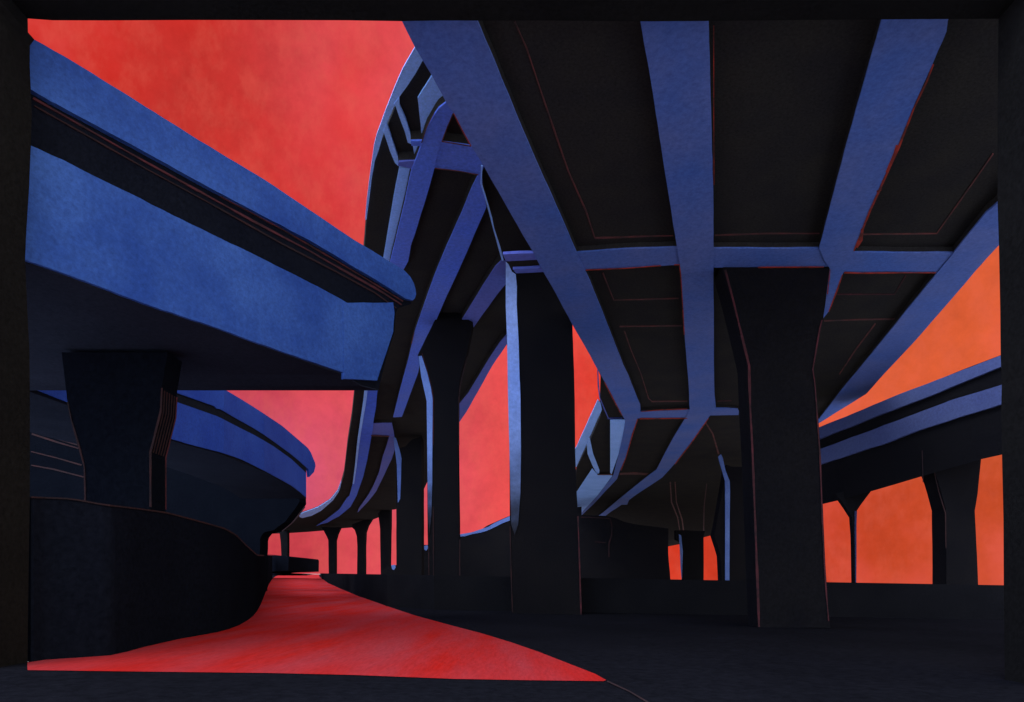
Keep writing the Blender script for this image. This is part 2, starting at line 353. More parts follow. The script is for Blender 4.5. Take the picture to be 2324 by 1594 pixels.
pb = [(40, 760), (153, 800), (380, 884), (406, 893.6), (487, 922), (492, 928), (500, 928.7), (544.7, 954.8), (586.5, 977.8), (628, 1007), (670, 1038), (700, 1065.4), (702, 1083), (712.8, 1071.7), (716.3, 1058)]
gt = [(40, 790), (153, 826), (406, 914.4), (494.8, 945.7), (544.7, 971.5), (576, 987), (617.8, 1011), (661.6, 1042.5), (695, 1073.8)]
gb = [(40, 868), (68, 878), (153, 912), (385, 995), (442.7, 1012), (500, 1026.4), (544.7, 1041), (605, 1071), (617.8, 1078), (670, 1107), (695, 1130)]
bt = [(40, 720), (396, 850), (508, 900), (640, 985), (690, 1030), (699, 1060)]
bb = [(40, 880), (153, 920), (385, 1000), (500, 1031), (605, 1074), (670, 1109), (695, 1132), (699, 1134)]
XS = [40, 68, 110, 153, 200, 260, 320, 360, 396, 430, 470, 487, 492, 500, 508, 530, 550, 576, 600, 620, 640, 661, 680, 690, 695]
ribbon('deck', XS, bt, bb, 0, (-5, 0, 0), K_SOFFIT, vb, TB)
ribbon('parapet', XS+[700, 702, 706, 709, 712.8, 715, 716.2], pt, pb, .1, (-.2, .08, 0), B_CURVE, vb, TB)
ribbon('girder', XS, gt, gb, .1, (-.2, .08, 0), B_CURVE, vb, TB)

ab = thing('abutment', 'long black abutment under the curving lower left viaduct, rounded at its right end', 'abutment', (-30, 60, 0))
front('wall', [(30, 860), (68, 871), (153, 905), (385, 985), (500, 1015), (605, 1058), (670, 1095), (694, 1120), (695, 1144.7), (687, 1158), (678, 1169.7), (663.7, 1188.5), (650, 1198), (638.6, 1207), (618, 1211.5), (611, 1220), (608.5, 1228), (607.4, 1262), (607, 1342), (30, 1342)], 60, 2.0, K_ABUT, ab)
for l in ([(70, 935), (110, 947), (155, 957)], [(70, 978), (120, 993), (175, 1010)], [(72, 985), (130, 1004), (178, 1018)], [(70, 1025), (130, 1040), (185, 1056)], [(70, 1056), (120, 1065), (190, 1083)]):
    line_front(l, 4, 59.95, R_DIM, ab)
line_front([(692, 1150), (676, 1172), (660, 1190), (640, 1206)], 3, 59.95, R_DIM, ab)

# ------------------------------------------------ retaining wall along the road's left edge
rw = thing('retaining_wall', 'curved black retaining wall along the left edge of the red road', 'wall', (-8, 16, 0))
wt = [(40, 1127), (67.7, 1128), (161.5, 1131.6), (234.4, 1145), (312.5, 1154), (377.6, 1163), (442.7, 1180), (507.8, 1198.3), (534, 1212.4), (560, 1238.4), (583.4, 1259.3), (607, 1260.5), (622, 1262)]
bm = bmesh.new(); rows = []; tl = []
pts = []
for (x0, y0), (x1, y1) in zip(left_base, left_base[1:]):
    for j in range(3): f = j/3; pts.append((x0+(x1-x0)*f, y0+(y1-y0)*f))
pts.append(left_base[-1]); pts[0] = (70, 1502)
for x, y in pts:
    if x < 70: continue
    b = gd(x, y); top = vt(x, interp(wt, x), b.y)
    b2 = b - Vector((0, 0, .1))
    rows.append([bm.verts.new(top), bm.verts.new(b2), bm.verts.new(top+Vector((-.45, .35, 0))), bm.verts.new(b2+Vector((-.45, .35, 0)))])
    tl.append((top, b.y))
for a, b in zip(rows, rows[1:]):
    bm.faces.new((a[0], a[1], b[1], b[0])); bm.faces.new((a[2], b[2], b[3], a[3])); bm.faces.new((a[0], b[0], b[2], a[2])); bm.faces.new((a[1], a[3], b[3], b[1]))
for r in (rows[0], rows[-1]): bm.faces.new((r[0], r[1], r[3], r[2]))
bmesh.ops.recalc_face_normals(bm, faces=bm.faces[:]); wo = link('wall', bm, K_WALL, rw)
for p in wo.data.polygons: p.use_smooth = True
wo.data.set_sharp_from_angle(angle=math.radians(50))
bm = bmesh.new(); rows = []
for p, yy in tl:
    if yy > 50: break
    w_ = .0018*yy; q = p + Vector((.02, -.03, .0))
    rows.append([bm.verts.new(q+Vector((0, 0, .006*1))), bm.verts.new(q-Vector((0, 0, w_))), bm.verts.new(q+Vector((-.02, .028, .006))), bm.verts.new(q+Vector((-.02, .028, -w_)))])
for a, b in zip(rows, rows[1:]):
    bm.faces.new((a[0], a[1], b[1], b[0])); bm.faces.new((a[2], b[2], b[3], a[3])); bm.faces.new((a[0], b[0], b[2], a[2])); bm.faces.new((a[1], a[3], b[3], b[1]))
bmesh.ops.recalc_face_normals(bm, faces=bm.faces[:]); link('top_line', bm, R_DIM, rw)
o = front('low_bridge', [(560, 1256), (607, 1260), (661.6, 1263.5), (700, 1267.5), (722, 1270), (724, 1273), (723.5, 1298), (680, 1299.5), (640, 1302.5), (622, 1306), (560, 1306)], 190, 30, K_WALL, None, .3)
tag(o, 'low dark slab jutting over the far end of the red road', 'bridge')

# ================================================================== added low wall, keeps the pale bounce ground out of sight
bm = bmesh.new(); rows = []
den = []
for (p0, y0), (p1, y1) in zip(wall_path, wall_path[1:]):
    for j in range(4): f = j/4; den.append((p0+(p1-p0)*f, y0+(y1-y0)*f))
den.append(wall_path[-1])
for px, Yd in den:
    top = vt(px, Lh(px)-1.0, Yd); b = Vector((top.x, top.y, gz(top.x)-.1))
    rows.append([bm.verts.new(top), bm.verts.new(b), bm.verts.new(top+Vector((.12, .3, 0))), bm.verts.new(b+Vector((.12, .3, 0)))])
for a, b in zip(rows, rows[1:]):
    bm.faces.new((a[0], a[1], b[1], b[0])); bm.faces.new((a[2], b[2], b[3], a[3])); bm.faces.new((a[0], b[0], b[2], a[2])); bm.faces.new((a[1], a[3], b[3], b[1]))
for r in (rows[0], rows[-1]): bm.faces.new((r[0], r[1], r[3], r[2]))
bmesh.ops.recalc_face_normals(bm, faces=bm.faces[:])
o = link('added_low_wall', bm, K_LOW); tag(o, 'added low black wall hiding the pale bounce ground behind the column feet', 'wall')

# ================================================================== main viaduct overhead
HM = 11.5; HS = 11.78; TH = .8
mv = thing('viaduct', 'large overhead deck at upper right with long blue girders, seen from below', 'viaduct', (6, 30, 0))
slab = [(800, -120, 0), (950, 49, 0), (1010, 170, 0), (1100, 350, 0), (1220, 570, 0), (1330, 780, 0), (1364, 855, 0), (1361, 905, 1), (1364, 918, 1), (1352, 948, 1), (1325, 1010, 1), (1309, 1045, 1), (1303, 1110, 1), (1312, 1170, 0), (1360, 1176, 0),
        (1440, 1215, 0), (1516.4, 1240.5, 0), (1545, 1235, 0), (1597, 1220, 0), (1611.7, 1216, 0), (1720, 1190, 0), (1830, 1100, 0), (1857, 958, 0), (1906, 905, 0), (2044, 760, 0), (2161, 620, 0), (2250, 515, 0), (2500, 210, 0), (2800, -120, 0)]
bots = []; 
for x, y, f in slab:
    p = hz(x, y, HS+TH if f else HS); bots.append(Vector((p.x, p.y, EYE+HS)))
solid('deck_slab', bots, (0, 0, TH), K_DECK, mv)
G1 = [(875, -20), (912.6, 49), (941.7, 107.5), (980, 171.3), (1012.8, 233.3), (1029.2, 257), (1069.3, 331.4), (1096.7, 375), (1141, 453), (1186, 532.7), (1210.4, 573.5), (1232.6, 617), (1258.7, 661.3), (1299, 736.8), (1329, 788.9), (1360.2, 846), (1385.8, 891), (1415, 947.5), (1419.2, 953.8),
      (1417, 972.6), (1404.6, 1031), (1392, 1079), (1356.5, 1125), (1312.7, 1173), (1318, 1172), (1358, 1133), (1400.4, 1087.4), (1406.7, 1068.6), (1419.2, 1039.4), (1433.8, 985), (1446.3, 951.7),
      (1453.6, 930.8), (1452.6, 918.3), (1442, 893), (1425.4, 851.5), (1415, 830.6), (1375.9, 731.6), (1339.4, 640.5), (1305.5, 567.5), (1271.7, 489.4), (1226, 388), (1178.7, 279), (1129.5, 158.6), (1082, 47.4), (1052, -20)]
G2 = [(1444, -20), (1453.5, 49), (1478, 190), (1500, 330), (1524.3, 484.2), (1536, 559.7), (1543.8, 604), (1550.3, 705.6), (1557, 800), (1563.2, 878.6), (1565.3, 930.8), (1552.8, 953.8), (1519.4, 1010), (1490, 1066.5), (1435.9, 1108.3), (1356.5, 1173),
      (1369, 1175), (1387.9, 1160.5), (1410.8, 1145.8), (1423.4, 1145.8), (1427.5, 1135.4), (1456.7, 1114.5), (1502.7, 1084.3), (1532, 1051.9), (1565.3, 1008), (1607, 949.6), (1624.8, 924.5), (1622, 899.5), (1620.7, 850), (1620, 730), (1619.4, 614.4), (1619.4, 484.2), (1614, 250), (1608, 49), (1606, -20)]
G3 = [(2016, -20), (2000, 49), (1960, 190), (1926, 310), (1902, 400), (1880.3, 484.2), (1859.4, 562.3), (1870, 590), (1882.9, 609.2), (1875, 677), (1868.5, 722.5), (1880.3, 708), (1898.5, 664), (1912.8, 622.2), (1937.5, 572.7), (1950.6, 536.3), (1971.4, 484.2), (2008, 398), (2036, 336), (2070, 250), (2110, 160), (2148, 72), (2151, 49), (2172, -20)]
G4 = [(2330, 372), (2265, 460), (2237, 484.2), (2161.5, 578), (2102, 650), (2044.3, 721.2), (1975, 807), (1906.3, 890.5), (1856.8, 954), (1856.8, 961.9), (1910, 929), (1966.2, 894.2), (2007.9, 847.3), (2070.4, 781), (2115, 730), (2161.5, 676.9), (2214, 615), (2267, 557), (2330, 488)]
for nm, o_ in (('girder', G1), ('girder', G2), ('girder', G3), ('girder', G4)):
    ow = wob(o_, .6)
    gg = solid('girder', [hz(x, y, HM) + Vector((0, 0, .062)) for x, y in ow], (0, 0, HS-HM-.07), K_DECK, mv)
    solid('bottom_flange', [hz(x, y, HM) for x, y in ow], (0, 0, .06), B_MAIN, gg)
def cross(o_, hh, mat, par_, webd, wm=K_DECK):
    ow = wob(o_, .6)
    gg = solid('cross_beam', [hz(x, y, hh)+Vector((0, 0, .062)) for x, y in ow], (0, 0, webd), wm, par_)
    solid('bottom_flange', [hz(x, y, hh) for x, y in ow], (0, 0, .06), mat, gg)
cross([(1300, 575), (1310.8, 574), (1422.7, 566.2), (1534.7, 562.3), (1622, 565), (1718.8, 565), (1859.4, 564.4), (1937.6, 574), (2050, 575), (2175, 574.8), (2140, 618.3), (2000, 619), (1914, 618.3), (1880, 605.3), (1718.8, 606.6), (1624.6, 607.9), (1542.5, 601.4), (1430, 608), (1326.4, 613)], HM+.035, B_MAIN, mv, .17)
cross([(1440, 935), (1561, 930.8), (1624.8, 926.6), (1673.9, 928.7), (1677, 935), (1676, 942.3), (1611.2, 943.3), (1557, 948.6), (1440, 950)], HM+.035, B_MAIN, mv, .17)
# left stub of the cross beam: two blue lips with a black slot between
on_deck('lip', [(1141.3, 578), (1175, 576), (1225, 575.3), (1225, 589.5), (1180, 592), (1147.7, 593.6)], HM+.03, B_PURP, mv, .1, .3)
on_deck('lip', [(1164, 611.8), (1190, 611), (1235, 608), (1240, 617.5), (1200, 619.5), (1171.4, 620.9)], HM+.03, B_PURP, mv, .1, .3)
on_deck('slot', [(1149, 590), (1228, 586), (1236, 612), (1162, 614)], HM+.15, K_DECK, mv, .1, .3)
on_deck('edge_panel', [(1356.5, 907.8), (1362.8, 916), (1366, 930.8), (1352.4, 960), (1337.8, 993.4), (1323, 1026.8), (1308.5, 1060), (1298, 1060), (1298, 1030), (1308.5, 1014.3)], HM+.2, B_PALE, mv, .06, .3)
on_deck('edge_rib', [(1337.8, 993), (1346, 1031), (1360.7, 1068.6), (1359.7, 1074.9), (1354.5, 1076), (1344, 1056), (1333.6, 1031), (1331.5, 1010)], HM+.17, B_PALE, mv, .06, .2)
on_deck('edge_panel', [(1384.7, 954.5), (1419, 953.8), (1418, 970), (1404, 1031), (1387.9, 1077), (1384.7, 1072.8)], HM+.04, B_PALE, mv, .06, .2)
on_deck('edge_panel', [(1344, 1064.4), (1356.5, 1079), (1390, 1080), (1356.5, 1125), (1312.7, 1173), (1301, 1127), (1310.6, 1114.5)], HM+.04, B_PALE, mv, .06, .2)
line_deck([(1356.5, 840), (1358, 875), (1361, 903), (1372, 930), (1381.6, 951.7)], 3.2, HM+.2, B_PURP, mv)
line_deck([(1379, 950.5), (1412, 950)], 2.6, HM+.2, B_PURP, mv)
line_deck([(1356, 1078), (1390, 1077.5)], 2.6, HM+.03, R_ROOF, mv)
line_deck([(1406, 1076), (1440, 1075), (1474, 1077)], 7, HS-.02, R_ROOF, mv)
# red outline marks on the soffit panels
for l, w_ in (([(1168, 50), (1195, 110), (1235, 230), (1290, 390), (1330, 480), (1350, 541)], 3.6), ([(1350, 541), (1400, 540), (1470, 537), (1528, 536)], 3.4), ([(1622, 535), (1740, 531), (1860, 531)], 3),
              ([(1955, 533), (2050, 532), (2126, 531), (2148, 500), (2180, 455), (2240, 370), (2254, 350)], 2.8), ([(1368, 620), (1380, 650), (1393, 682), (1440, 681), (1540, 678)], 2.8),
              ([(1406, 742), (1470, 741), (1548, 740)], 3), ([(1417, 752), (1432, 795), (1455, 850), (1472, 905), (1480, 912), (1560, 911)], 2.4), ([(1628, 911), (1660, 910)], 2.2),
              ([(1870, 729), (1960, 726), (2045, 725)], 2.8), ([(1897, 669), (1960, 669), (2030, 669), (2056, 626)], 2.2), ([(1987, 735), (1945, 790), (1905, 850)], 2.4),
              ([(1600, 958), (1617.5, 985), (1631, 1031)], 3.4), ([(1521, 1094), (1524, 1140), (1538, 1175), (1543, 1205)], 2.6), ([(1532, 1094), (1535, 1140), (1548, 1180), (1552, 1210)], 2.6), ([(1604, 1098), (1598, 1150), (1597, 1205)], 2.2), ([(1312, 1172), (1360, 1175)], 2)):
    line_deck(l, w_, HS-.02, R_ROOF if w_ > 2.3 else R_LINE, mv)
for o_ in ():
    pass
# ---- rough red fringe along girder edges
line_deck([(2118, 148), (2104, 185), (2075, 245), (2040, 335), (2010, 402), (1975, 478), (1952, 536), (1938, 570)], 4.2, HM-.01, R_FRINGE, mv)
for l, w_ in (([(2036, 330), (2030, 347), (2012, 392)], 5), ([(2004, 410), (1998, 432), (1990, 436)], 5), ([(1957, 520), (1955, 545), (1944, 562)], 6), ([(1916, 620), (1960, 621), (2040, 620), (2124, 620)], 2.6), ([(1912, 624), (1898, 664), (1881, 708)], 3.2),
              ([(1884, 612), (1878, 668)], 2.2), ([(1069, 332), (1048, 294), (1030, 259)], 3), ([(1530, 602), (1542, 602), (1545, 625), (1550, 705), (1553, 760)], 3), ([(1620, 60), (1620, 250), (1620.5, 420)], 1.8),
              ([(1330, 614), (1420, 610), (1500, 604)], 1.8), ([(1372, 868), (1390, 903), (1412, 944)], 2.6), ([(1447, 952), (1436, 985), (1421, 1038), (1409, 1068)], 2.2), ([(1455, 935), (1500, 931), (1560, 929)], 2.2),
              ([(1560, 950), (1452, 951)], 2.6), ([(1608, 950), (1566, 1010), (1532, 1054)], 2.2), ([(1720, 608), (1870, 607)], 2)):
    line_deck(l, w_, HM-.005, R_FRINGE, mv)

# ================================================================== inner curved ramp (left of the main deck)
HD = 14.8; HDS = 15.2; TD = .7
dv = thing('viaduct', 'high curving ramp left of the big overhead deck, with pale blue edge ribs', 'viaduct', (-6, 45, 0))
dl = [(1000, 20), (941.7, 107.5), (914.4, 155), (896, 197), (878, 242.4), (865, 278), (855, 305), (848.8, 329.6), (843.3, 369.7), (836, 424.4), (831.5, 470), (827, 532), (824.5, 560), (818, 660), (810, 780), (803.6, 885), (798.4, 934), (789, 994.5), (783.7, 1042.5), (780.6, 1067.5), (774.3, 1090.5), (766, 1111.4), (749.3, 1132), (722, 1149), (704, 1156), (686.7, 1161.4)]
dr = [(678, 1172), (663.7, 1188.5), (638.6, 1208), (610, 1212), (660, 1210), (700, 1207.5), (735, 1204.5), (776, 1199.5), (800, 1197.5), (822, 1192), (845, 1180), (861, 1173.9), (888, 1157.5), (898, 1156.5), (935, 1125), (962, 1111), (985, 1060), (1010, 1000), (1044, 935), (1100, 850), (1160, 766), (1250, 640), (1500, 400), (1750, 20)]
bots = []
for x, y in dl: p = hz(x, y, HDS+TD); bots.append(Vector((p.x, p.y, EYE+HDS)))
for x, y in dr: p = hz(x, y, HDS); bots.append(Vector((p.x, p.y, EYE+HDS)))
solid('deck_slab', bots, (0, 0, TD), K_DECK, dv)
def dpan(nm, o_, mat, hh=HD, th=.06, amp=.3): return on_deck(nm, o_, hh, mat, dv, th, amp)
def dgir(o_, mat, nm='girder', hh=HD):
    ow = wob(o_, .4)
    gg = solid(nm, [hz(x, y, hh)+Vector((0, 0, .062)) for x, y in ow], (0, 0, HDS-hh-.07), K_DECK, dv)
    solid('bottom_flange', [hz(x, y, hh) for x, y in ow], (0, 0, .06), mat, gg)
dpan('edge_beam', [(946, 100), (941.7, 107.5), (914.4, 155), (896, 197), (878, 242.4), (865, 278), (855, 305), (848.8, 329.6), (843.3, 369.7), (836, 424.4), (831, 470), (828.5, 500), (832, 498), (841.5, 424), (845, 397), (850.6, 366), (859.7, 340.5), (870.6, 302), (878, 280.7), (896, 239), (906, 220.6), (923.5, 197), (941.7, 169.5), (958, 140), (975, 120)], B_PALE, HDS-.1, .025)
dpan('edge_rib', [(906, 221), (907, 242), (921.7, 275), (936, 318.7), (934.5, 327.8), (925.3, 324), (918, 296.8), (905.3, 264), (898, 242), (895, 236)], B_PALE, HDS-.12, .1)
dpan('edge_rib', [(877, 280), (889, 315), (906.2, 366), (903.5, 377), (896, 369.7), (885.2, 344), (870.6, 300)], B_PALE, HDS-.12, .1)
dpan('edge_panel', [(980, 173), (996.4, 197), (1016, 233.3), (996.4, 246), (985.5, 260.7), (976.4, 284.4), (963.6, 315), (958, 320.5), (951.8, 260.3), (948, 224)], B_PALE, HDS-.1)
dpan('edge_panel', [(937, 331.4), (955.5, 331), (941.7, 358.8)], B_PALE, HDS-.1)
dpan('edge_panel', [(906.2, 380.6), (934.4, 382.5), (930.8, 415.3), (903.5, 532), (892.5, 562.6), (884, 600), (866, 600), (870.6, 583.5), (878, 539), (892.5, 451.7)], B_PALE, HDS-.1)
dgir([(1030, 228), (1012.8, 233.3), (996, 246), (987.3, 258.5), (969, 289.5), (955.4, 329.6), (943.6, 362.4), (934.4, 384.3), (912.6, 484), (886, 593.6), (880, 625), (910, 625), (916.2, 611.8), (926.2, 593.6), (932.6, 557), (941.7, 532), (969, 442.6), (985.5, 384), (993, 350), (1002, 322.3), (1014.6, 291.3), (1025.6, 260.3), (1040, 240)], B_RAMP)
dgir([(995, 322), (1030, 327), (1069.3, 332.3), (1085, 340), (1100, 372), (1092, 397), (1085.7, 397), (1040, 388), (980, 382.5)], B_RAMP, 'cross_beam', HD+.035)
dgir([(932, 321), (960, 320), (956, 332), (934, 331.4)], B_RAMP, 'cross_beam', HD+.035)
dgir([(905.3, 368), (944, 366), (936, 383.4), (903.5, 377)], B_PURP, 'cross_beam', HD+.035)
dgir([(1086, 396), (1093, 396), (1094.9, 424.4), (1104, 470), (1076.6, 532), (1071, 546), (1042, 611.8), (1014.7, 670), (987.3, 734), (964.3, 785), (956, 803), (949.7, 844), (926.7, 906.8), (912, 946.4), (892.3, 947.5), (910, 877.5), (926.7, 817), (941.4, 753.5), (960.2, 699), (985.2, 628), (1014.4, 557), (1047.5, 484), (1071, 426)], B_RAMP)
dgir([(1138.6, 591.7), (1160, 600), (1160, 640), (1146.8, 646.4), (1133, 662.8), (1096.7, 712), (1076.6, 741), (1065.7, 755.8), (1029, 755.8), (1060, 708), (1096.7, 648), (1124, 606)], B_PURP)
dgir([(1160, 748), (1160, 768), (1149, 783.7), (1116.6, 831.7), (1085.3, 888), (1058, 936), (1043.5, 957), (1030, 975), (1030, 940), (1044.5, 915), (1064.4, 890), (1106, 821.3), (1133.3, 779.5)], B_PURP)
dpan('edge_strip', ribbon2([(1093.5, 378), (1091.5, 417), (1104, 457), (1115, 497), (1120.4, 520.6), (1133, 562.6), (1141, 592)], 4.2), B_PALE, HD-.3, .05)
dpan('edge_strip', [(827.6, 880), (835, 880), (829.7, 921.4), (822.4, 963), (816, 1005), (809.8, 1057), (803.6, 1098.8), (800.4, 1098.8), (805.7, 1057), (812, 994.5), (818.2, 952.7), (824.5, 911)], B_PALE, HD-.05)
dgir([(833.5, 875), (857, 875), (856.8, 884.8), (853.7, 921.4), (848.5, 950.6), (846, 975), (842.2, 994.5), (832.8, 1046.6), (824.4, 1082), (809.8, 1124), (795, 1151), (770, 1171.8), (743, 1186.4), (718, 1193.7), (743, 1178), (770, 1157), (786.9, 1132), (793, 1126), (800, 1101), (808, 1057), (816, 1005), (822, 963), (829, 921)], B_FAR)
dgir([(845, 962), (889.2, 961), (893.3, 979.8), (895, 991), (883, 990), (843.2, 988)], B_PURP, 'cross_beam', HD+.06)
dgir([(884, 989), (894.4, 989), (897.5, 1017.4), (889, 1042.5), (878.7, 1063.3), (866, 1090.5), (853.7, 1115.5), (836, 1138), (812, 1163.4), (814, 1155), (837, 1122), (847.4, 1103), (860, 1073.8), (868.3, 1038.3), (878, 1010)], B_PURP)
dpan('edge_beam', [(678.3, 1167.6), (690.8, 1162.4), (722, 1151), (749.3, 1134), (766, 1113), (774.3, 1092), (773, 1105), (768, 1118), (755.6, 1136), (728.4, 1160), (707.5, 1170.8), (686.7, 1176), (680, 1174)], B_PALE, HD+.3)
for l in ([(842, 989), (884, 991)], [(1003, 322), (1069, 333)], [(987, 383), (1040, 389), (1086, 398)], [(1029, 258), (1015, 290), (1003, 322)], [(1029, 258), (1048, 296), (1069, 332)], [(940, 755), (934, 780)], [(985, 258), (968, 290), (957, 325)]):
    line_deck(l, 2.2, HD-.03, R_ROOF, dv)

# ================================================================== columns
def column(label, outline, Yd, dep, loc_px, stripe=None, stripe_mat=None, lines=(), group=None, mat=None, name='pier', sw=.05):
    t = thing(name, label, 'pier', ((loc_px-CX)/F*Yd, Yd, gz((loc_px-CX)/F*Yd)), group)
    front('shaft', outline, Yd, dep, mat or K_COL, t, .25)
    if stripe: solid('side_strip', [vt(x, y, Yd-sw) for x, y in stripe], (0, sw-.005, 0), stripe_mat or B_STRIPE, t)
    for l, w_, m_ in lines: line_front(l, w_, Yd-.03, m_, t)
    return t
# central big column
column('tall black central column with a straight pale blue strip down its left edge',
       [(1148, 582), (1290, 582), (1299.3, 739.8), (1302, 820), (1304.5, 904.8), (1305.5, 1028.8), (1308, 1100), (1311.7, 1168.6), (1319, 1400), (1163, 1400), (1157, 1181), (1156.2, 1028), (1153, 904.8), (1151, 779.5), (1147.9, 696)], 31, 1.8, 1235,
       [(1147.7, 593.6), (1153.2, 599), (1162.3, 617.3), (1170.5, 622.8), (1173.2, 652), (1172.5, 690), (1177, 774), (1179, 850), (1181.3, 904.8), (1182.3, 1028), (1181, 1120), (1176, 1190), (1168, 1215), (1160, 1190), (1156.2, 1028), (1153, 904.8), (1151, 779.5), (1147.9, 696)], fade_foot(paint('blue_col_strip', (.24, .36, .72), (.17, .28, .62), .25), 3.2, 11.0),
       [([(1157.5, 1195), (1160, 1300), (1163, 1390)], 2.6, R_DIM), ([(1311.7, 1172), (1316, 1300), (1319, 1398)], 4, R_LINE)])
column('flared black column just left of the central one, bent pale strip on its edge',
       [(948, 806), (1000, 700), (1075, 745), (1062.3, 808.7), (1054, 842), (1045.6, 873.5), (1042.5, 904.8), (1042.5, 1029), (1044.5, 1217), (1044, 1372), (972, 1372), (970, 1161), (968.5, 921), (968.4, 911), (955.8, 854.7)], 38, .9, 1006,
       [(949.6, 808.7), (956.9, 807.7), (968.4, 842), (977.7, 879.7), (982, 907), (981, 1028), (981, 1088), (979, 1170), (974, 1215), (971, 1161), (968.5, 921.4), (968.4, 911), (955.8, 854.7)], fade_foot(paint('bent_strip', (.12, .20, .44), (.08, .14, .36), .3), 4.5, 9.0),
       [([(1061, 810), (1052, 842), (1044.6, 873.5), (1041.5, 904.8), (1041.5, 1010)], 2.6, R_DIM), ([(1043.5, 1225), (1043, 1360)], 2.4, R_DIM), ([(972.5, 1240), (974, 1365)], 3, R_DIM), ([(983, 1150), (984, 1365)], 2.4, R_DIM), ([(958, 802), (970, 842), (980, 880), (984, 907), (983, 1010)], 1.8, R_LINE)])
column('slim black column left of the flared one, short pale strip near its top',
       [(899, 1020), (962, 1000), (963, 1345), (900, 1345), (899.6, 1282)], 70, 2, 930, [(892.3, 990), (898.6, 994.5), (905.9, 1017.4), (911, 1040.4), (910, 1088.4), (908, 1132), (903, 1142), (902.7, 1130), (900.7, 1057), (897.5, 1030)], B_STRIPE)
PG = 'far piers under the curving ramp'
column('far black pier nearest the slim column, rightmost of four below the curving ramp', [(858, 1165), (890, 1150), (888, 1283), (888, 1315), (864, 1315), (864, 1301), (862.5, 1200)], 150, 2, 876, group=PG)
column('far black pier with a chamfered head, third from the left below the ramp', [(799.4, 1190), (799.4, 1197.8), (805, 1203), (809.5, 1217), (811, 1240), (809.8, 1318), (831.8, 1318), (831.5, 1240), (832.8, 1209.4), (838, 1194), (848, 1178)], 175, 2, 821, group=PG)
column('far black pier with a funnel head, second from the left below the ramp', [(728, 1196), (734.7, 1205), (741, 1217), (745, 1226), (746, 1301), (746, 1316), (765, 1316), (765, 1303), (765, 1228), (769, 1213), (776, 1198)], 190, 2, 755, group=PG)
column('far black pier nearest the rounded abutment, behind the low dark slab', [(630, 1200), (634.7, 1212), (637, 1230), (638.6, 1262), (638.6, 1285), (657, 1285), (657, 1262), (657, 1211), (660, 1200)], 215, 2, 648, group=PG)
# right big column
column('massive black column at right with red edge lines and a flared head',
       [(1621, 610), (1622, 640.5), (1641.5, 710.8), (1662.3, 796.7), (1674, 848.8), (1677, 930.8), (1682.2, 1024.8), (1688.5, 1180), (1694.5, 1337), (1698, 1425), (1884, 1425), (1877, 1340), (1872.4, 1261.4), (1867.2, 1141.6), (1863.3, 1034.8), (1858, 959), (1851.6, 870), (1846.4, 838.4), (1854.2, 796.7), (1863.3, 744.6), (1868.5, 722.5), (1883, 609)], 24.6, 1.0, 1770,
       None, None, [])
rc = [o for o in bpy.data.objects if o.get('label', '').startswith('massive black')][0]
# its lines: left ones on the receding left face's far edge, right ones on the front face
def face_line(l, w_, m_, Yd, dx=-.02):
    ps = [vt(x, y, Yd) for x, y in ribbon2(l, w_)]
    return ps
solid('painted_line', [Vector((vt(x, y, 25.6).x-.02, 24.58, vt(x, y, 25.6).z)) for x, y in ribbon2([(1624+4, 640.5), (1641.5+5, 710.8), (1662.3+5, 796.7), (1676+4, 848.8), (1678+4, 930.8), (1683+4, 1024.8), (1689+4, 1180), (1695+4, 1337), (1698+4, 1425)], 5.5)], (0, .018, 0), R_LINE, rc)
line_front([(1866, 726), (1861, 744.6), (1852.2, 796.7), (1844.8, 838.4), (1849.6, 870), (1856, 959), (1861.3, 1034.8), (1865.2, 1141.6), (1870.4, 1261.4), (1875, 1340), (1881, 1410)], 3.4, 24.57, R_LINE, rc)
# slim pier with strip left of it, pier between the two small openings
column('dark pier left of the massive column with a bent pale blue strip',
       [(1618, 1190), (1612, 1216), (1621, 1243.7), (1626.4, 1262.4), (1628.9, 1315), (1630, 1362), (1700, 1362), (1700, 1060), (1640, 1060), (1634, 1100)], 62, 1.2, 1660,
       None)
sp_ = [o for o in bpy.data.objects if o.get('label', '').startswith('dark pier left of')][0]
solid('side_strip', [vt(x, y, 61.9) for x, y in [(1630, 1037), (1636.3, 1031), (1640.5, 1039.4), (1646.7, 1068.6), (1656, 1091.6), (1657, 1114.5), (1656, 1180), (1655.5, 1322), (1646, 1322), (1646, 1150), (1645.7, 1091.6), (1634, 1052)]], (0, .09, 0), B_STRIPE, sp_)
column('small far pier between the two little red openings, with a thin pale blue edge', [(1530, 1225), (1545, 1232), (1547, 1255), (1546, 1290), (1547, 1340), (1597, 1340), (1597, 1314), (1597, 1218), (1600, 1205), (1530, 1205)], 110, 1.2, 1572,
       [(1540.5, 1212.4), (1546, 1215.5), (1549.8, 1253), (1548.5, 1290), (1547.6, 1321.8), (1544.5, 1287), (1543, 1250)], B_STRIPE)

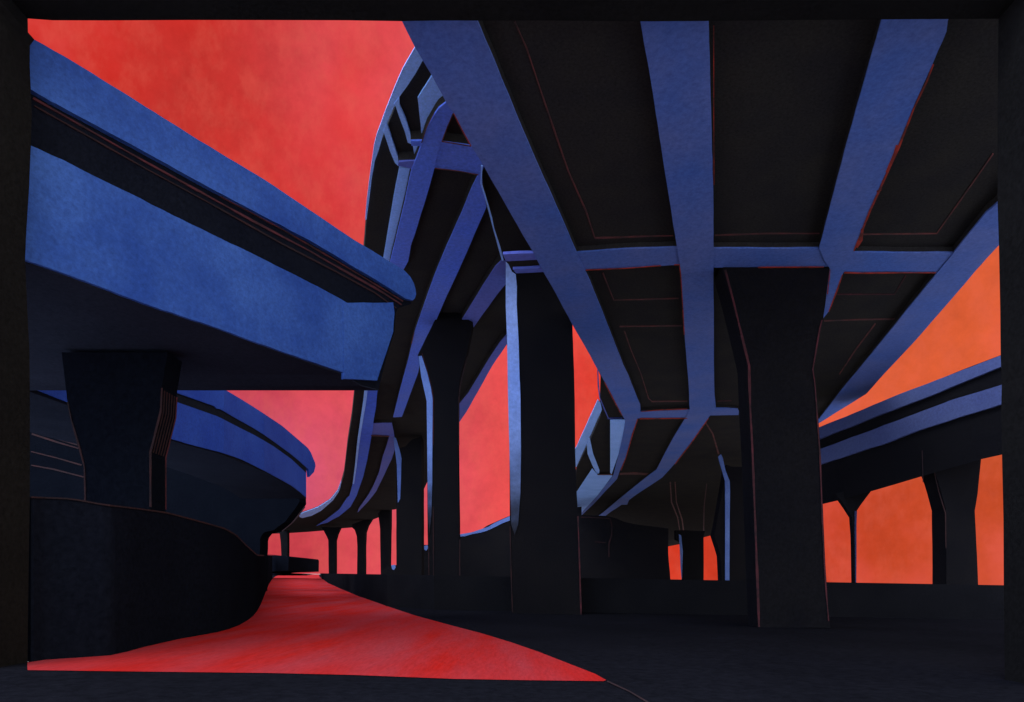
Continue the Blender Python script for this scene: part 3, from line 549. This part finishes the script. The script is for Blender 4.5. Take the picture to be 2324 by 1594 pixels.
# ------------------------------------------------ wall of the far ramp behind the columns, and the wall to its right
fr = thing('ramp_wall', 'dark rising ramp wall behind the central column with a pale blue top edge', 'wall', (-5, 105, 0))
front('wall', [(865, 1296), (880, 1287), (888, 1284), (899, 1283), (930, 1268), (955, 1248), (962, 1237), (972, 1237), (1000, 1228), (1044.5, 1214), (1091, 1203), (1122.6, 1189), (1157, 1174), (1230, 1160), (1320, 1150), (1320, 1335), (865, 1335)], 105, 2.5, K_COL, fr)
solid('top_edge', [vt(x, y, 104.9) for x, y in [(1040, 1213.5), (1055, 1211), (1072, 1208), (1091, 1201.5), (1108, 1196), (1122.6, 1187), (1140, 1179), (1160, 1170.5), (1160, 1180.5), (1140, 1188), (1122.6, 1196.8), (1105, 1205), (1091, 1209), (1070, 1213), (1055, 1217.5), (1040, 1218)]], (0, .09, 0), B_STRIPE, fr)
for cx_, cy_ in ((893, 1287), (966.5, 1243)):
    solid('pale_dab', [vt(cx_+dx, cy_+dy, 104.9) for dx, dy in ((-5, -4), (4, -5), (5, 1), (1, 7), (-3, 5))], (0, .09, 0), B_STRIPE, fr)
fw = thing('abutment', 'broad black abutment right of the central column, below the far end of the deck', 'abutment', (25, 97, 0))
front('wall', [(1300, 1172), (1370, 1174), (1440, 1190), (1517, 1200), (1516.4, 1240), (1518, 1275), (1521.5, 1314), (1521, 1338), (1300, 1338)], 97, 2, K_COL, fw)
for l, w_ in (([(1385, 1178), (1389, 1195), (1388, 1215), (1382, 1235), (1382, 1265)], 3.2), ([(1318, 1174), (1350, 1175), (1384, 1177)], 2.6), ([(1350, 1230), (1375, 1232)], 2)):
    line_front(l, w_, 96.95, R_DIM, fw)

# ================================================================== right viaduct
XH, MH = 36.0, -.375
hv = thing('viaduct', 'elevated road at lower right with two slanting grey blue bands', 'viaduct', (26, 37, 0))
hb = [(1845, 990), (1856.8, 978), (2062.6, 894), (2166.7, 855), (2270.9, 815), (2330, 792), (2330, 1012), (2273.5, 1032.2), (2226.6, 1042.6), (2160, 1062), (2091.2, 1081.7), (2030, 1100), (1976.6, 1115.5), (1940, 1126), (1901, 1136.4), (1868.5, 1144), (1845, 1150)]
solid('deck', [wl(x, y, XH, MH) for x, y in hb], (3.0, 0, 1.35), K_COL, hv)
nh = Vector((-1, MH, 0)).normalized()
on_wall('parapet', [(1845, 976), (1856.8, 971), (1960, 929), (2062.6, 886.4), (2166.7, 847.3), (2270.9, 807), (2330, 784), (2330, 810), (2270.9, 833), (2242.2, 844.3), (2109.4, 899.4), (1979.2, 948.9), (1859.4, 997), (1845, 1003)], XH-.2, MH, tuple(-nh*.15), B_RIGHT, hv)
on_wall('girder', [(1845, 1026), (1862, 1019), (2031.3, 956.7), (2161.5, 907.2), (2273.5, 873.3), (2330, 855), (2330, 898), (2272.2, 917.6), (2187.5, 943.7), (2083.4, 977.5), (2020, 1003), (1953.2, 1024.4), (1866, 1053), (1845, 1060)], XH-.2, MH, tuple(-nh*.15), B_RIGHT, hv)
HG = 'piers under the lower right viaduct'
column('very thin black pier with a funnel head under the lower right viaduct', [(1890, 1122), (1901, 1136.4), (1914, 1155), (1927, 1175.4), (1930, 1215), (1932, 1322), (1932, 1387), (1943.5, 1387), (1943.2, 1323), (1942.8, 1262), (1942.8, 1162.4), (1953, 1146.8), (1976.6, 1115.5), (1985, 1098)], 41, .35, 1937,
       [(1940, 1160), (1945.2, 1160), (1944, 1190), (1944, 1262), (1943.5, 1322), (1941.5, 1322), (1941, 1262), (1940, 1200)], paint('dull_strip', (.03, .035, .09), (.02, .025, .07), .3), group=HG)
column('thick black pier near the right edge, under the lower right viaduct', [(2085, 1060), (2091.2, 1081.7), (2098, 1100), (2104.2, 1120.7), (2114.6, 1159.8), (2116, 1262), (2116, 1396), (2222, 1396), (2220, 1329), (2217.5, 1262), (2212.3, 1159.8), (2218.8, 1120.7), (2226.6, 1042.6), (2230, 1025)], 36, 1.2, 2165, None, None,
       [([(2093, 1023), (2095, 1095)], 1.8, R_DIM), ([(2117, 1028), (2122, 1080), (2132, 1120), (2146, 1165), (2147, 1245)], 2.2, R_DIM), ([(2117, 1335), (2118, 1388)], 2, R_DIM)], group=HG)
